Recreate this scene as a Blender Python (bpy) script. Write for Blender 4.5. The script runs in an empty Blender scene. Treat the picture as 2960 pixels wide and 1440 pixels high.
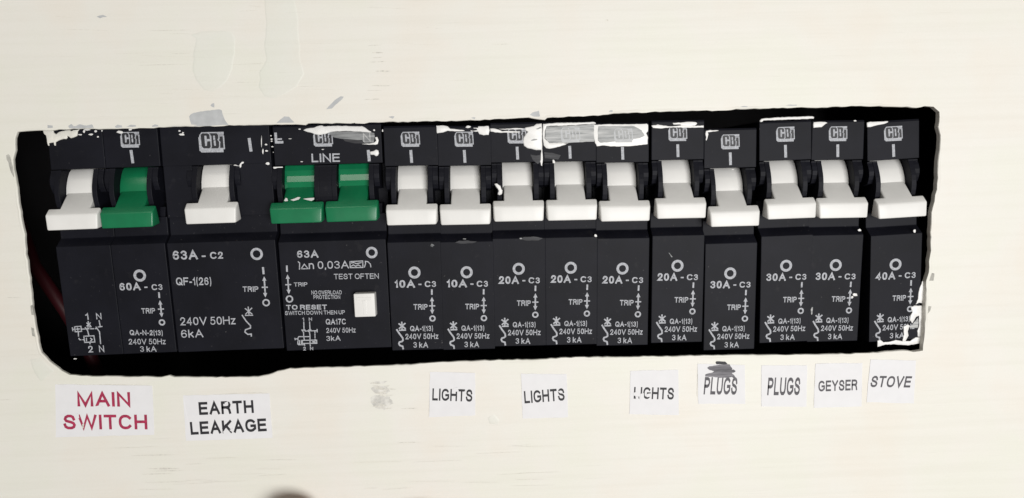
import bpy, bmesh, math, random
import numpy as np
from mathutils import Vector, Matrix
random.seed(7)
S = 0.001                      # everything is laid out in millimetres, built in metres
C = bpy.context.scene.collection
scene = bpy.context.scene

# ------------------------------------------------------------------ camera
CAM = Vector((-2.566, -176.683, 15.497))
YAW, PITCH, ROLL, FPX = 0.0248, 0.11383, -0.02729, 2085.3
def cam_basis():
    cy, sy, cp, sp = math.cos(YAW), math.sin(YAW), math.cos(PITCH), math.sin(PITCH)
    f = Vector((sy*cp, cy*cp, -sp)); r = Vector((cy, -sy, 0)); u = r.cross(f)
    c, s = math.cos(ROLL), math.sin(ROLL)
    return c*r + s*u, -s*r + c*u, f
CR, CU, CF = cam_basis()
cd = bpy.data.cameras.new('camera'); cam = bpy.data.objects.new('camera', cd); C.objects.link(cam)
cd.sensor_width = 36; cd.lens = FPX/2960*36; cd.clip_start = 0.005; cd.clip_end = 10
cam.matrix_world = Matrix(((CR.x, CU.x, -CF.x, CAM.x*S), (CR.y, CU.y, -CF.y, CAM.y*S), (CR.z, CU.z, -CF.z, CAM.z*S), (0, 0, 0, 1)))
scene.camera = cam

# ------------------------------------------------------------------ light
w = bpy.data.worlds.new('World'); scene.world = w; w.use_nodes = True
bg = w.node_tree.nodes['Background']; bg.inputs[0].default_value = (1.0, 0.97, 0.92, 1); bg.inputs[1].default_value = 0.15
def area(name, loc, target, size, power, col):
    l = bpy.data.lights.new(name, 'AREA'); l.shape = 'RECTANGLE'; l.size = size[0]; l.size_y = size[1]; l.energy = power; l.color = col
    o = bpy.data.objects.new(name, l); C.objects.link(o); o.location = loc
    d = Vector(target) - Vector(loc); o.rotation_euler = d.to_track_quat('-Z', 'Y').to_euler()
area('front_light', (0.28, -0.88, -0.10), (0.02, 0, 0), (0.42, 0.36), 7.9, (1.0, 0.99, 0.975))  # unseen soft key light from front right, placed low to set lever shading
area('glint_light', (-0.35, -0.90, 0.90), (-0.02, 0, 0), (0.45, 0.3), 1.7, (1.0, 0.96, 0.88))  # added lamp, aimed to put a glint strip on the green drums
vs = scene.view_settings
vs.view_transform = 'Standard'; vs.look = 'None'; vs.exposure = 0.05; vs.gamma = 1

# ------------------------------------------------------------------ pixel helpers
def at(px, py, y):
    d = CF + CR*((px-1480)/FPX) - CU*((py-720)/FPX)
    t = (y - CAM.y)/d.y
    p = CAM + d*t
    return p.x, p.z
def Z(ox, oy, s, pts):         # points read in an enlarged view -> photo pixels
    return [(ox + u*s, oy + v*s) for u, v in pts]
K = 640/1909

# ------------------------------------------------------------------ materials
def newmat(name):
    m = bpy.data.materials.new(name); m.use_nodes = True
    nt = m.node_tree; b = nt.nodes['Principled BSDF']
    return m, nt, b
def coords(nt, scale=(1, 1, 1), rot=(0, 0, 0)):
    t = nt.nodes.new('ShaderNodeTexCoord'); g = nt.nodes.new('ShaderNodeNewGeometry'); mp = nt.nodes.new('ShaderNodeMapping')
    nt.links.new(g.outputs['Position'], mp.inputs[0]); mp.inputs['Scale'].default_value = scale; mp.inputs['Rotation'].default_value = rot
    return mp.outputs[0]
def noise(nt, vec, scale, detail=4, rough=.55):
    n = nt.nodes.new('ShaderNodeTexNoise'); nt.links.new(vec, n.inputs['Vector'])
    n.inputs['Scale'].default_value = scale; n.inputs['Detail'].default_value = detail; n.inputs['Roughness'].default_value = rough
    return n.outputs['Fac']
def ramp(nt, fac, stops):
    r = nt.nodes.new('ShaderNodeValToRGB'); nt.links.new(fac, r.inputs[0])
    e = r.color_ramp.elements
    while len(e) < len(stops): e.new(.5)
    for k, (p, c) in enumerate(stops):
        e[k].position = p; e[k].color = (*c, 1) if len(c) == 3 else c
    return r.outputs[0]
def mix(nt, fac, a, b, mode='MIX'):
    m = nt.nodes.new('ShaderNodeMix'); m.data_type = 'RGBA'; m.blend_type = mode
    if isinstance(fac, float): m.inputs[0].default_value = fac
    else: nt.links.new(fac, m.inputs[0])
    for k, v in ((6, a), (7, b)):
        if isinstance(v, tuple): m.inputs[k].default_value = (*v, 1)
        else: nt.links.new(v, m.inputs[k])
    return m.outputs[2]
def math_(nt, op, a, b):
    m = nt.nodes.new('ShaderNodeMath'); m.operation = op
    for k, v in ((0, a), (1, b)):
        if isinstance(v, (float, int)): m.inputs[k].default_value = v
        else: nt.links.new(v, m.inputs[k])
    return m.outputs[0]
def bump(nt, b, h, strength, dist):
    n = nt.nodes.new('ShaderNodeBump'); n.inputs['Strength'].default_value = strength; n.inputs['Distance'].default_value = dist
    nt.links.new(h, n.inputs['Height']); nt.links.new(n.outputs[0], b.inputs['Normal'])
    return n

def panel_mat(name, base):
    m, nt, b = newmat(name)
    big = noise(nt, coords(nt, (1, 1, 1.5)), 14, 3)
    strk = noise(nt, coords(nt, (15, 60, 560), (0, math.radians(1.5), 0)), 1.0, 5, .6)
    strk2 = noise(nt, coords(nt, (60, 60, 2600), (0, math.radians(1.0), 0)), 1.0, 3, .6)
    mask = noise(nt, coords(nt, (14, 14, 22)), 1.0, 2)
    col = ramp(nt, big, [(.3, tuple(c*f for c, f in zip(base, (.975, .975, .955)))), (.7, base)])
    tint = noise(nt, coords(nt, (1, 1, 1)), 38, 3, .6)
    col = mix(nt, 1.0, col, ramp(nt, tint, [(.36, (.985, 1.0, .975)), (.5, (1, 1, 1)), (.64, (1.0, .978, .962))]), 'MULTIPLY')
    s = ramp(nt, strk, [(.28, (.945, .94, .925)), (.55, (1, 1, 1))])
    col = mix(nt, .55, col, s, 'MULTIPLY')
    col = mix(nt, 1.0, col, ramp(nt, noise(nt, coords(nt), 2600, 2, .6), [(.25, (.975, .975, .97)), (.75, (1, 1, 1))]), 'MULTIPLY')
    thin = ramp(nt, strk2, [(.27, (0, 0, 0)), (.33, (1, 1, 1))])
    mk = ramp(nt, mask, [(.42, (1, 1, 1)), (.62, (0, 0, 0))])
    inv = ramp(nt, thin, [(0, (1, 1, 1)), (1, (0, 0, 0))])
    f = math_(nt, 'MULTIPLY', inv, mk)
    f = math_(nt, 'MULTIPLY', f, .16)
    col = mix(nt, f, col, (.42, .39, .33))
    nt.links.new(col, b.inputs['Base Color'])
    b.inputs['Roughness'].default_value = .5
    h = math_(nt, 'ADD', math_(nt, 'MULTIPLY', strk, 1.0), math_(nt, 'MULTIPLY', noise(nt, coords(nt), 900, 4), .25))
    h = math_(nt, 'ADD', h, math_(nt, 'MULTIPLY', strk2, .4))
    bump(nt, b, h, .30, .00012)
    return m
def plain(name, col, rough=.5, var=.06, vscale=700, bmp=.15, bscale=2500, spec=None, dist=.00005):
    m, nt, b = newmat(name)
    n = noise(nt, coords(nt), vscale, 4)
    lo = tuple(c*(1-var) for c in col); hi = tuple(min(1, c*(1+var)) for c in col)
    nt.links.new(ramp(nt, n, [(.3, lo), (.7, hi)]), b.inputs['Base Color'])
    b.inputs['Roughness'].default_value = rough
    if spec is not None: b.inputs['Specular IOR Level'].default_value = spec
    if bmp: bump(nt, b, noise(nt, coords(nt), bscale, 3), bmp, dist)
    return m
def body_mat():
    m, nt, b = newmat('black_moulded_plastic')
    v = coords(nt)
    n = noise(nt, v, 90, 5, .6)
    col = ramp(nt, n, [(.3, (.0040, .0042, .0072)), (.7, (.0078, .0081, .0132))])
    dust = noise(nt, v, 260, 6, .7)
    d = ramp(nt, dust, [(.60, (0, 0, 0)), (.80, (.10, .10, .10))])
    col = mix(nt, d, col, (.14, .13, .125))
    sp = noise(nt, v, 1500, 2, .5)
    d2 = ramp(nt, sp, [(.73, (0, 0, 0)), (.80, (.35, .35, .35))])
    col = mix(nt, d2, col, (.2, .19, .19))
    nt.links.new(col, b.inputs['Base Color'])
    b.inputs['Roughness'].default_value = .56; b.inputs['Specular IOR Level'].default_value = .17
    bump(nt, b, noise(nt, v, 3000, 2), .25, .00004)
    return m
def smear_mat(name, lo, hi, a, c):
    m, nt, b = newmat(name)
    s = noise(nt, coords(nt, (110, 100, 1500), (0, math.radians(2), 0)), 1.0, 5, .65)
    nt.links.new(ramp(nt, s, [(a, lo), (c, hi)]), b.inputs['Base Color'])
    b.inputs['Roughness'].default_value = .55
    bump(nt, b, s, .5, .0001)
    return m
CREAM = (.80, .777, .722)
M = dict(
    panel=panel_mat('brushed_cream_paint', CREAM),
    panel2=panel_mat('second_coat_cream_paint', (.775, .768, .712)),
    body=body_mat(),
    white=plain('white_plastic', (.765, .755, .73), .42, .045, 110, .12, 1500),
    green=plain('green_plastic', (.007, .165, .066), .33, .10, 250, .1, 1500),
    gloss=plain('polished_green_plastic', (.007, .165, .066), .11, .08, 250, .05, 1500),
    print=plain('pale_grey_print', (.40, .41, .44), .6, .30, 2600, 0),
    printdark=plain('dark_print', (.018, .018, .022), .55, .05, 900, 0),
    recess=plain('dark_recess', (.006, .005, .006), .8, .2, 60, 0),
    chip=plain('bare_grey_undercoat', (.47, .48, .485), .55, .10, 500, .2, 800),
    chipdark=plain('dirty_chip', (.42, .41, .37), .7, .25, 900, .2, 800),
    rub=plain('rubbed_patch', (.66, .645, .60), .7, .22, 700, .2, 800),
    scuff_and_shade=plain('grey_scuff_and_shade', (.66, .635, .57), .7, .2, 1500, .2, 800),
    paint=plain('white_spilt_paint', (.82, .81, .79), .4, .04, 900, .3, 700, None, .0001),
    smear=smear_mat('thin_brushed_paint', (.16, .17, .175), (.62, .62, .61), .30, .72),
    smear2=smear_mat('very_thin_brushed_paint', (.05, .053, .058), (.40, .41, .41), .30, .75),
    haze=smear_mat('faint_paint_wipe', (.008, .008, .012), (.06, .06, .065), .45, .78),
    ghost=plain('logo_under_paint', (.50, .51, .52), .6, .1, 900, 0),
    label=plain('white_paper', (.765, .758, .768), .6, .02, 400, .2, 1500),
    ink=plain('black_ink', (.014, .013, .017), .6, .3, 1800, 0),
    inkgrey=plain('faded_ink', (.075, .07, .08), .6, .35, 1800, 0),
    red=plain('crimson_ink', (.37, .025, .075), .55, .25, 1500, 0),
    marker=smear_mat('felt_pen_ink', (.03, .028, .035), (.20, .19, .21), .35, .62),
    cable=plain('dark_red_cable', (.032, .004, .006), .4, .1, 200, 0),
    skin=plain('skin', (.36, .15, .08), .5, .15, 300, .3, 900),
)

# ------------------------------------------------------------------ mesh helpers
def build(name, bm, mat, parent=None, smooth=False):
    me = bpy.data.meshes.new(name); 
    bmesh.ops.recalc_face_normals(bm, faces=bm.faces) if smooth != 'flat' else None
    bm.to_mesh(me); bm.free(); me.materials.append(mat)
    if smooth is True: me.shade_smooth()
    o = bpy.data.objects.new(name, me); C.objects.link(o)
    if parent: o.parent = parent
    return o
def V(bm, x, y, z): return bm.verts.new((x*S, y*S, z*S))
def prism(bm, prof, x0, x1, bev=0.0, seg=2):
    """profile [(y,z)..] extruded along x"""
    a = [V(bm, x0, y, z) for y, z in prof]; b = [V(bm, x1, y, z) for y, z in prof]
    n = len(prof); fs = [bm.faces.new(a), bm.faces.new(b[::-1])]
    for i in range(n): fs.append(bm.faces.new((a[i], b[i], b[(i+1) % n], a[(i+1) % n])))
    bmesh.ops.recalc_face_normals(bm, faces=fs)
    if bev:
        es = {e for f in fs for e in f.edges if e.calc_face_angle(0) > .5}
        bmesh.ops.bevel(bm, geom=list(es), offset=bev*S, segments=seg, affect='EDGES', profile=.6, clamp_overlap=True)
def flat_poly(bm, pts, yf, up=0.0):
    vs_ = [V(bm, x, yf(z)-up, z) for x, z in pts]
    f = bm.faces.new(vs_); f.normal_update()
    if f.normal.y > 0: f.normal_flip()
    r = bmesh.ops.triangulate(bm, faces=[f])
def stroke(bm, pts, wd, yf, up=0.0):
    """mitred polyline"""
    P = [Vector(p) for p in pts]; n = len(P); L = []; R_ = []
    for i in range(n):
        d = (P[min(i+1, n-1)]-P[max(i-1, 0)])
        if i in (0, n-1): t = d.normalized(); k = 1
        else:
            a = (P[i]-P[i-1]).normalized(); b = (P[i+1]-P[i]).normalized()
            t = (a+b)
            t = t.normalized() if t.length > 1e-6 else a
            k = min(1.8, 1/max(.3, t.dot(a)))
        nn = Vector((-t.y, t.x))*wd/2*k
        q = P[i] + (t*(-wd*.25) if i == 0 else t*(wd*.25) if i == n-1 else Vector((0, 0)))
        L.append(q+nn); R_.append(q-nn)
    l = [V(bm, p.x, yf(p.y)-up, p.y) for p in L]; r = [V(bm, p.x, yf(p.y)-up, p.y) for p in R_]
    for i in range(n-1):
        f = bm.faces.new((l[i], r[i], r[i+1], l[i+1])); f.normal_update()
        if f.normal.y > 0: f.normal_flip()
def ring(bm, c, ro, ri, yf, up=0.0, n=28):
    o = [V(bm, c[0]+ro*math.cos(a), yf(c[1]+ro*math.sin(a))-up, c[1]+ro*math.sin(a)) for a in [2*math.pi*k/n for k in range(n)]]
    i_ = [V(bm, c[0]+ri*math.cos(a), yf(c[1]+ri*math.sin(a))-up, c[1]+ri*math.sin(a)) for a in [2*math.pi*k/n for k in range(n)]]
    for k in range(n):
        f = bm.faces.new((o[k], o[(k+1) % n], i_[(k+1) % n], i_[k])); f.normal_update()
        if f.normal.y > 0: f.normal_flip()
def _arc(a0, a1, n=9, cx=.5, cy=.5, rx=.5, ry=.5, p=.86):
    out = []
    for k in range(n+1):
        t = math.radians(a0+(a1-a0)*k/n); c, s_ = math.cos(t), math.sin(t)
        out.append((cx+rx*math.copysign(abs(c)**p, c), cy+ry*math.copysign(abs(s_)**p, s_)))
    return out
_S = [(.95,.74),(.87,.91),(.66,1),(.36,1),(.13,.9),(.05,.74),(.15,.6),(.4,.54),(.65,.49),(.9,.4),(1,.25),(.92,.09),(.7,0),(.32,0),(.08,.1),(0,.27)]
GLYPH = {  # width, strokes (skeleton in a unit box), drawn like a plain grotesque
 'A': (.93, [[(0,0),(.5,1),(1,0)], [(.2,.34),(.8,.34)]]), 'C': (.93, [_arc(40, 320, 14)]), 'D': (.9, [[(0,0),(0,1),(.4,1)]+_arc(75, -75, 8, .4, .5, .6, .5)+[(.4,0),(0,0)]]),
 'E': (.80, [[(1,1),(0,1),(0,0),(1,0)], [(0,.52),(.92,.52)]]), 'F': (.76, [[(1,1),(0,1),(0,0)], [(0,.5),(.88,.5)]]), 'G': (.98, [_arc(42, 315, 14)+[(1,.2),(1,.47),(.6,.47)]]),
 'H': (.88, [[(0,0),(0,1)], [(1,0),(1,1)], [(0,.52),(1,.52)]]), 'I': (0, [[(0,0),(0,1)]]), 'K': (.88, [[(0,0),(0,1)], [(.98,1),(.02,.32)], [(.36,.6),(1,0)]]),
 'L': (.72, [[(0,1),(0,0),(1,0)]]), 'M': (1.05, [[(0,0),(0,1),(.5,0),(1,1),(1,0)]]), 'N': (.88, [[(0,0),(0,1),(1,0),(1,1)]]), 'O': (1.0, [_arc(0, 340, 17)+['c']]),
 'P': (.82, [[(0,0),(0,1),(.6,1),(.88,.93),(1,.75),(.88,.55),(.6,.47),(0,.47)]]), 'Q': (1.0, [_arc(0, 340, 17)+['c'], [(.6,.3),(1,-.02)]]),
 'R': (.88, [[(0,0),(0,1),(.62,1),(.88,.93),(.97,.76),(.88,.59),(.62,.52),(0,.52)], [(.55,.5),(.8,.42),(.9,.25),(.97,0)]]),
 'S': (.84, [_S]), 'T': (.86, [[(0,1),(1,1)], [(.5,1),(.5,0)]]), 'U': (.86, [[(0,1),(0,.35),(.08,.12),(.3,0),(.7,0),(.92,.12),(1,.35),(1,1)]]),
 'V': (.93, [[(0,1),(.5,0),(1,1)]]), 'W': (1.3, [[(0,1),(.25,0),(.5,1),(.75,0),(1,1)]]), 'Y': (.9, [[(0,1),(.5,.45),(1,1)], [(.5,.45),(.5,0)]]),
 '0': (.68, [_arc(0, 340, 15)+['c']]), '1': (.36, [[(0,.74),(.6,.8),(1,.98),(1,0)]]), '2': (.68, [[(.03,.72),(.08,.88),(.28,1),(.68,1),(.95,.86),(.95,.66),(.8,.48),(.3,.2),(.02,0),(1,0)]]),
 '3': (.68, [[(.04,.83),(.17,.95),(.4,1),(.7,.98),(.93,.84),(.93,.68),(.75,.55),(.48,.53)], [(.5,.53),(.8,.5),(1,.33),(.97,.15),(.72,.01),(.35,0),(.12,.06),(.02,.18)]]),
 '4': (.70, [[(.75,0),(.75,1),(0,.28),(1,.28)]]), '5': (.68, [[(.9,1),(.2,1),(.1,.52),(.35,.64),(.65,.64),(.95,.5),(1,.3),(.9,.1),(.6,0),(.3,0),(.1,.06),(.01,.18)]]),
 '6': (.68, [[(.93,.84),(.75,.98),(.42,1),(.12,.85),(0,.5),(0,.28),(.12,.08),(.4,0),(.7,.02),(.97,.18),(.97,.38),(.8,.55),(.5,.59),(.2,.52),(.03,.36)]]),
 '7': (.68, [[(0,1),(1,1),(.55,.5),(.35,0)]]), 'k': (.62, [[(0,0),(0,1)], [(.9,.68),(.02,.25)], [(.35,.45),(1,0)]]),
 'n': (.62, [[(0,0),(0,.72)], [(0,.5),(.2,.68),(.5,.74),(.85,.66),(1,.45),(1,0)]]), 'z': (.58, [[(0,.72),(.98,.72),(0,0),(1,0)]]),
 '(': (.26, [[(1,1.08),(.3,.82),(0,.43),(.3,.04),(1,-.22)]]), ')': (.28, [[(0,1.08),(.7,.82),(1,.43),(.7,.04),(0,-.22)]]), '-': (.40, [[(0,.36),(1,.36)]]), ',': (.18, [[(.8,.02),(.3,-.16)]])}
def _quads(P, wd, closed):
    n = len(P); L = []; R_ = []
    for i in range(n):
        if closed: a, b = (P[i]-P[i-1]), (P[(i+1) % n]-P[i])
        else: a, b = (P[i]-P[i-1] if i else P[1]-P[0]), (P[i+1]-P[i] if i < n-1 else P[-1]-P[-2])
        a, b = a.normalized(), b.normalized(); t = a+b; t = t.normalized() if t.length > 1e-6 else a
        k = min(2.2, 1/max(.2, t.dot(a))); nn = Vector((-t.y, t.x))*wd/2*k
        e = Vector((0, 0))
        if not closed and i == 0: e = -a*wd/2
        if not closed and i == n-1: e = b*wd/2
        L.append(P[i]+e+nn); R_.append(P[i]+e-nn)
    return L, R_
def text(bm, s, pl, pr, cap, yf, up=0.0, bold=0.02, slant=0.0, spacing=1.0):
    """lettering whose ink runs from pl to pr (baseline points, mm) with capitals cap mm high"""
    wd = .118 + bold*1.5; out = []; x = 0.0
    for ch in s:
        if ch == ' ': x += .30; continue
        W, st = GLYPH[ch]; W = max(W, wd); wk = wd*(.7 if ch in '()' else .85 if ch in '356' else 1)
        for lv, g in enumerate(st):
            closed = g[-1] == 'c'; g = [q for q in g if q != 'c']
            P = [Vector((x+wd/2+u*(W-wd), wd/2+v*(1-wd))) for u, v in g]
            out.append((_quads(P, wk, closed), closed, lv))
        x += W+.15
    tot = x-.15
    a = Vector(pl); d = Vector(pr)-a; L_ = d.length; t = d/L_; nn = Vector((-t.y, t.x))
    def mk(q, lv):
        h = q.y*cap; p = a+t*(q.x/tot*L_+slant*h)+nn*h
        return V(bm, p.x, yf(p.y)-up-.003*lv, p.y)
    for (L, R_), closed, lv in out:
        l = [mk(q, lv) for q in L]; r = [mk(q, lv) for q in R_]; n = len(l)
        for i in range(n if closed else n-1):
            j = (i+1) % n
            f = bm.faces.new((l[i], r[i], r[j], l[j])); f.normal_update()
            if f.normal.y > 0: f.normal_flip()
def blob(bm, pts, yf, h=.12, inset=.18, up=0.01):
    """a patch of paint lying on a surface: outline at the surface, top face raised"""
    P = [Vector(p) for p in pts]; n = len(P)
    area_ = sum(P[i].x*P[(i+1) % n].y-P[(i+1) % n].x*P[i].y for i in range(n))
    if area_ < 0: P = P[::-1]
    inn = []
    for i in range(n):
        a = (P[i]-P[i-1]); b = (P[(i+1) % n]-P[i])
        a = a.normalized() if a.length > 1e-9 else b.normalized(); b = b.normalized() if b.length > 1e-9 else a
        t = a+b; t = t.normalized() if t.length > 1e-6 else a
        inn.append(P[i]+Vector((-t.y, t.x))*inset)
    o = [V(bm, p.x, yf(p.y)-up+.02, p.y) for p in P]; m = [V(bm, (p.x*.55+q.x*.45), yf(p.y)-up-h*.75, (p.y*.55+q.y*.45)) for p, q in zip(P, inn)]
    i_ = [V(bm, p.x, yf(p.y)-up-h, p.y) for p in inn]
    for A, B in ((o, m), (m, i_)):
        for k in range(n):
            f = bm.faces.new((A[k], A[(k+1) % n], B[(k+1) % n], B[k])); f.normal_update()
    f = bm.faces.new(i_); f.normal_update()
    bmesh.ops.triangulate(bm, faces=[f])
def rough(pts, step, amp, rnd, closed=True):
    """subdivide an outline and make it a little uneven"""
    out = []; n = len(pts)
    for i in range(n if closed else n-1):
        a = Vector(pts[i]); b = Vector(pts[(i+1) % n]); L = (b-a).length; k = max(1, int(L/step))
        nn = Vector((-(b-a).y, (b-a).x)).normalized() if L > 0 else Vector((0, 0))
        for j in range(k):
            q = a+(b-a)*(j/k)
            out.append(tuple(q + nn*rnd.uniform(-amp, amp)))
    return out
def tag(o, label=None, cat=None, group=None, kind=None):
    if label: o['label'] = label
    if cat: o['category'] = cat
    if group: o['group'] = group
    if kind: o['kind'] = kind
    return o
def empty(name, loc, rot=0.0):
    o = bpy.data.objects.new(name, None); C.objects.link(o); o.empty_display_size = .005
    o.location = [c*S for c in loc]; o.rotation_euler = (0, -rot, 0)
    return o

# ------------------------------------------------------------------ setting: cover panel with its cut-out, dark box behind
PY = -2.0; PB = -0.45
hole_px = [(50,381),(74,379.5),(94,377.8),(124,377.4),(156,375.5),(184,374),(226,373),(268,373),(318,374),(335,373),(400,371),(457,369),(550,366),(561,367),(661,363),(748,361.5),
 (814,361),(882,361),(890,358),(1025,355.7),(1027,358),(1052,356.5),(1067,354.7),(1080,353.6),(1248,351),(1415,346),(1528,340),(1554,346),(1575,347),(1582,340.5),(1629,338.3),(1759,331.5),(1762,329),
 (1895,323.5),(2029,319.4),(2089,320),(2129,316),(2304,311),(2378,311),(2462,307),(2529,307),(2663,311),(2673,307.5),(2698,309.5),(2716,323.6),
 (2713,367),(2718,391),(2717,431),(2712,468),(2711,515),(2708,548),(2701,582),(2692,615),(2691,660),(2691,724),(2686,756),(2685,788),(2678,812),(2676,864),(2674,935),(2671,980),(2668,999),(2668,1015),
 (2640,1016.5),(2611,1014),(2562,1016),(2512,1022),(2395,1024),(2260,1027),(2163,1025.4),(2089,1027),(1928,1030),(1794,1032),(1650,1034),(1549,1039),(1415,1042),(1281,1047),(1200,1053),(1080,1058),(1025,1060),(838,1065.6),
 (801,1073.6),(775,1083),(745,1090),(652,1091),(503,1089),(489,1085.5),(466,1090),(373,1089),(251,1087.5),(200,1084),(177,1071),(154,1055),(119,1020),(115,1007),(111,988),(103,949),(96,903.5),(90,850),(82,773),(75,735),(71,677),(63,639),
 (55,585),(47,528),(40,488),(38,461),(43.6,434),(44,400)]
rh = random.Random(3)
hole = rough([at(x, y, PY) for x, y in hole_px], 1.1, .11, rh)
def offset_loop(P, d):
    P = [Vector(p) for p in P]; n = len(P); out = []
    ar = sum(P[i].x*P[(i+1) % n].y-P[(i+1) % n].x*P[i].y for i in range(n)); sg = 1 if ar > 0 else -1
    for i in range(n):
        t = (P[(i+1) % n]-P[i-1]); t = t.normalized() if t.length > 0 else Vector((1, 0))
        out.append(P[i]+Vector((t.y, -t.x))*d*sg)
    return out
panel = empty('cover_panel', (0, 0, 0)); 
tag(panel, 'cream hand-painted cover panel with a ragged rectangular cut-out around the switches', 'panel')
bm = bmesh.new()
N = len(hole)
r0 = [V(bm, p.x, PY, p.y) for p in offset_loop(hole, .28)]
r0b = [V(bm, p.x, PY+.05, p.y) for p in offset_loop(hole, .10)]
r1 = [V(bm, p[0], PY+.20, p[1]) for p in hole]
r2 = [V(bm, p[0], -1.25 + .8*min(1, max(0, (p[0]-96)/8)), p[1]) for p in hole]
for A, B in ((r0, r0b), (r0b, r1), (r1, r2)):
    for k in range(N): bm.faces.new((A[k], A[(k+1) % N], B[(k+1) % N], B[k]))
rect = [V(bm, x, PY, z) for x, z in ((-330, -240), (330, -240), (330, 240), (-330, 240))]
es = [bm.edges.new((rect[i], rect[(i+1) % 4])) for i in range(4)]
es += [bm.edges.get((r0[k], r0[(k+1) % N])) for k in range(N)]
bmesh.ops.triangle_fill(bm, edges=es, use_beauty=True, use_dissolve=False)
# back edges, so that the sheet is a real plate
rb = [V(bm, x, PB, z) for x, z in ((-330, -240), (330, -240), (330, 240), (-330, 240))]
for k in range(4): bm.faces.new((rect[k], rect[(k+1) % 4], rb[(k+1) % 4], rb[k]))
build('sheet', bm, M['panel'], panel)

yP = lambda z: PY
def pp(pts): return [at(x, y, PY) for x, y in pts]
# thicker runs of paint left under the brush
runs = [
 Z(0,0,.46584,[(1180,215),(1215,240),(1200,330),(1195,440),(1215,500),(1265,560),(1320,572),(1370,540),(1410,500),(1440,430),(1460,330),(1462,240),(1440,200),(1380,190),(1250,195)]),
 Z(0,0,.46584,[(1640,0),(1650,150),(1640,290),(1655,370),(1605,450),(1615,490),(1605,540),(1640,600),(1700,615),(1760,590),(1840,540),(1890,460),(1865,380),(1860,250),(1850,100),(1830,0),(1790,-60),(1680,-60)]),
 Z(1160,1020,.62112,[(400,300),(430,285),(455,310),(450,335),(410,330)]),
 Z(0,1020,.46584,[(185,40),(250,30),(340,115),(290,150),(260,180),(215,130)]),
]
for r in runs:
    bm = bmesh.new(); blob(bm, rough(pp(r), 1.2, .12, rh), yP, h=.045, inset=.5); build('paint_run', bm, M['panel2'], panel, True)
chips = [
 [(546.5,337),(551,331),(560,326),(600,320),(634,316.5),(641,319),(645,335),(650,348),(661,361),(600,364.5),(562,365.5),(553,360)],
 [(798.6,356),(808,348),(822,336),(835.5,338),(852,355)],
 [(943,316),(950,307),(972,286),(985,278.5),(994,280),(985,291),(965,308),(959.6,314)],
 [(608,305),(613,300),(619.5,298),(619.5,311),(614,309)],
 [(1122.6,338),(1133,335.5),(1141,337),(1136,343)],
 [(279.5,48),(287,45),(297,43.6),(310,49),(298,50.5),(289,53.6)],
 [(137.4,361),(153.4,363.5),(152.4,372),(138.3,370)],
 [(197,364),(206,359),(213,365),(219.6,365),(229.6,360),(250,363),(266,360),(271.5,370),(240,371),(201,371)],
 [(332,366),(340,361),(352,363),(354,369),(335,369.5)],
 [(365,366),(378,361),(392,362),(394,368),(367,368.8)],
 [(439,364),(448,360),(457,362),(458,366),(441,367)],
 [(495,364),(507,361),(520,364),(500,366.5)],
 [(1531,332),(1539,325.6),(1558,320),(1561.6,337),(1543,338)],
 [(1361.7,341),(1370,339),(1375,340.5),(1372,345)],
 [(1760,323),(1766,318),(1771,319),(1770,326)],
 [(2139.5,309),(2150,306.5),(2160,307.5),(2163,312)],
 [(2270,305),(2285,302),(2302,303),(2304,308)],
 [(18.4,449),(24,446),(29,450),(32,464),(37,480),(40,498),(41,513),(32,499),(28,485),(24,470),(19,461)],
 [(88,884),(94,881),(98,911),(91,910)], [(90,946),(99.6,949.5),(104,974),(94,971)],
 [(2694,789),(2701,791),(2698,811),(2686,812)], [(2684,884),(2692,886),(2689,899),(2682,907)],
]
for k, c in enumerate(chips):
    bm = bmesh.new(); f = rough(pp(c), .5, .05, rh); flat_poly(bm, f, yP, .03)
    build('paint_chip', bm, M['chip'] if k < 17 else M['chipdark'], panel)
# scuffs and hairline scratches in the paint, plus painted shade lines at label edges
bm = bmesh.new(); lvl = 0
def scratch_or_shade(x0, y0, x1, y1, wd):
    global lvl
    lvl += 1
    n = 6; a, b = Vector(at(x0, y0, PY)), Vector(at(x1, y1, PY)); d = b-a; nn = Vector((-d.y, d.x)).normalized()
    top = []; bot = []
    for i in range(n+1):
        t = i/n; hw = wd/2*math.sin(math.pi*min(1, max(0.02, t)))**.6*rh.uniform(.5, 1.2)*.085
        q = a+d*t+nn*rh.uniform(-.03, .03); top.append(q+nn*hw); bot.append(q-nn*hw)
    flat_poly(bm, [tuple(p) for p in top]+[tuple(p) for p in bot[::-1]], yP, .02+.0004*lvl)
for x0, x1, y, wd in [(1063,1105,132,1.5),(1075,1110,152,3),(1078,1105,167,2.5),(1068,1118,180,2.5),(1085,1130,206,3.5),(1075,1130,248,2.5),(1052,1100,288,2.5),(1060,1105,262,1.2),
   (430,552,89,1.0),(495,552,156,1.0),(400,552,189,1.2),(715,765,185,.8),(670,745,238,.8),(380,510,1317,1.8),(430,520,1355,3.5),(440,530,1362,2),(410,500,1371,1.6),(420,545,1395,1.2),(1150,1215,1280,2.2),(1160,1210,1182,2),
   (640,775,1138,1.6),(172,440,1115,1.0),(0,28,1156,1.4),(20,60,860,1.2),(1420,1480,128,1)]:
    scratch_or_shade(x0, y, x1, y-(x1-x0)*.02+rh.uniform(-1.5, 1.5), wd*1.3)
for k in range(26):   # the rubbed patch under the earth leakage unit
    x = rh.uniform(1068, 1120); y = rh.uniform(1106, 1190); scratch_or_shade(x, y, x+rh.uniform(12, 34), y+rh.uniform(-4, 4), rh.uniform(1.5, 5))
for k in range(26):
    x = rh.uniform(300, 1500); y = rh.uniform(1280, 1420); scratch_or_shade(x, y, x+rh.uniform(40, 160), y-rh.uniform(0, 6), rh.uniform(.4, 1.0))
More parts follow.
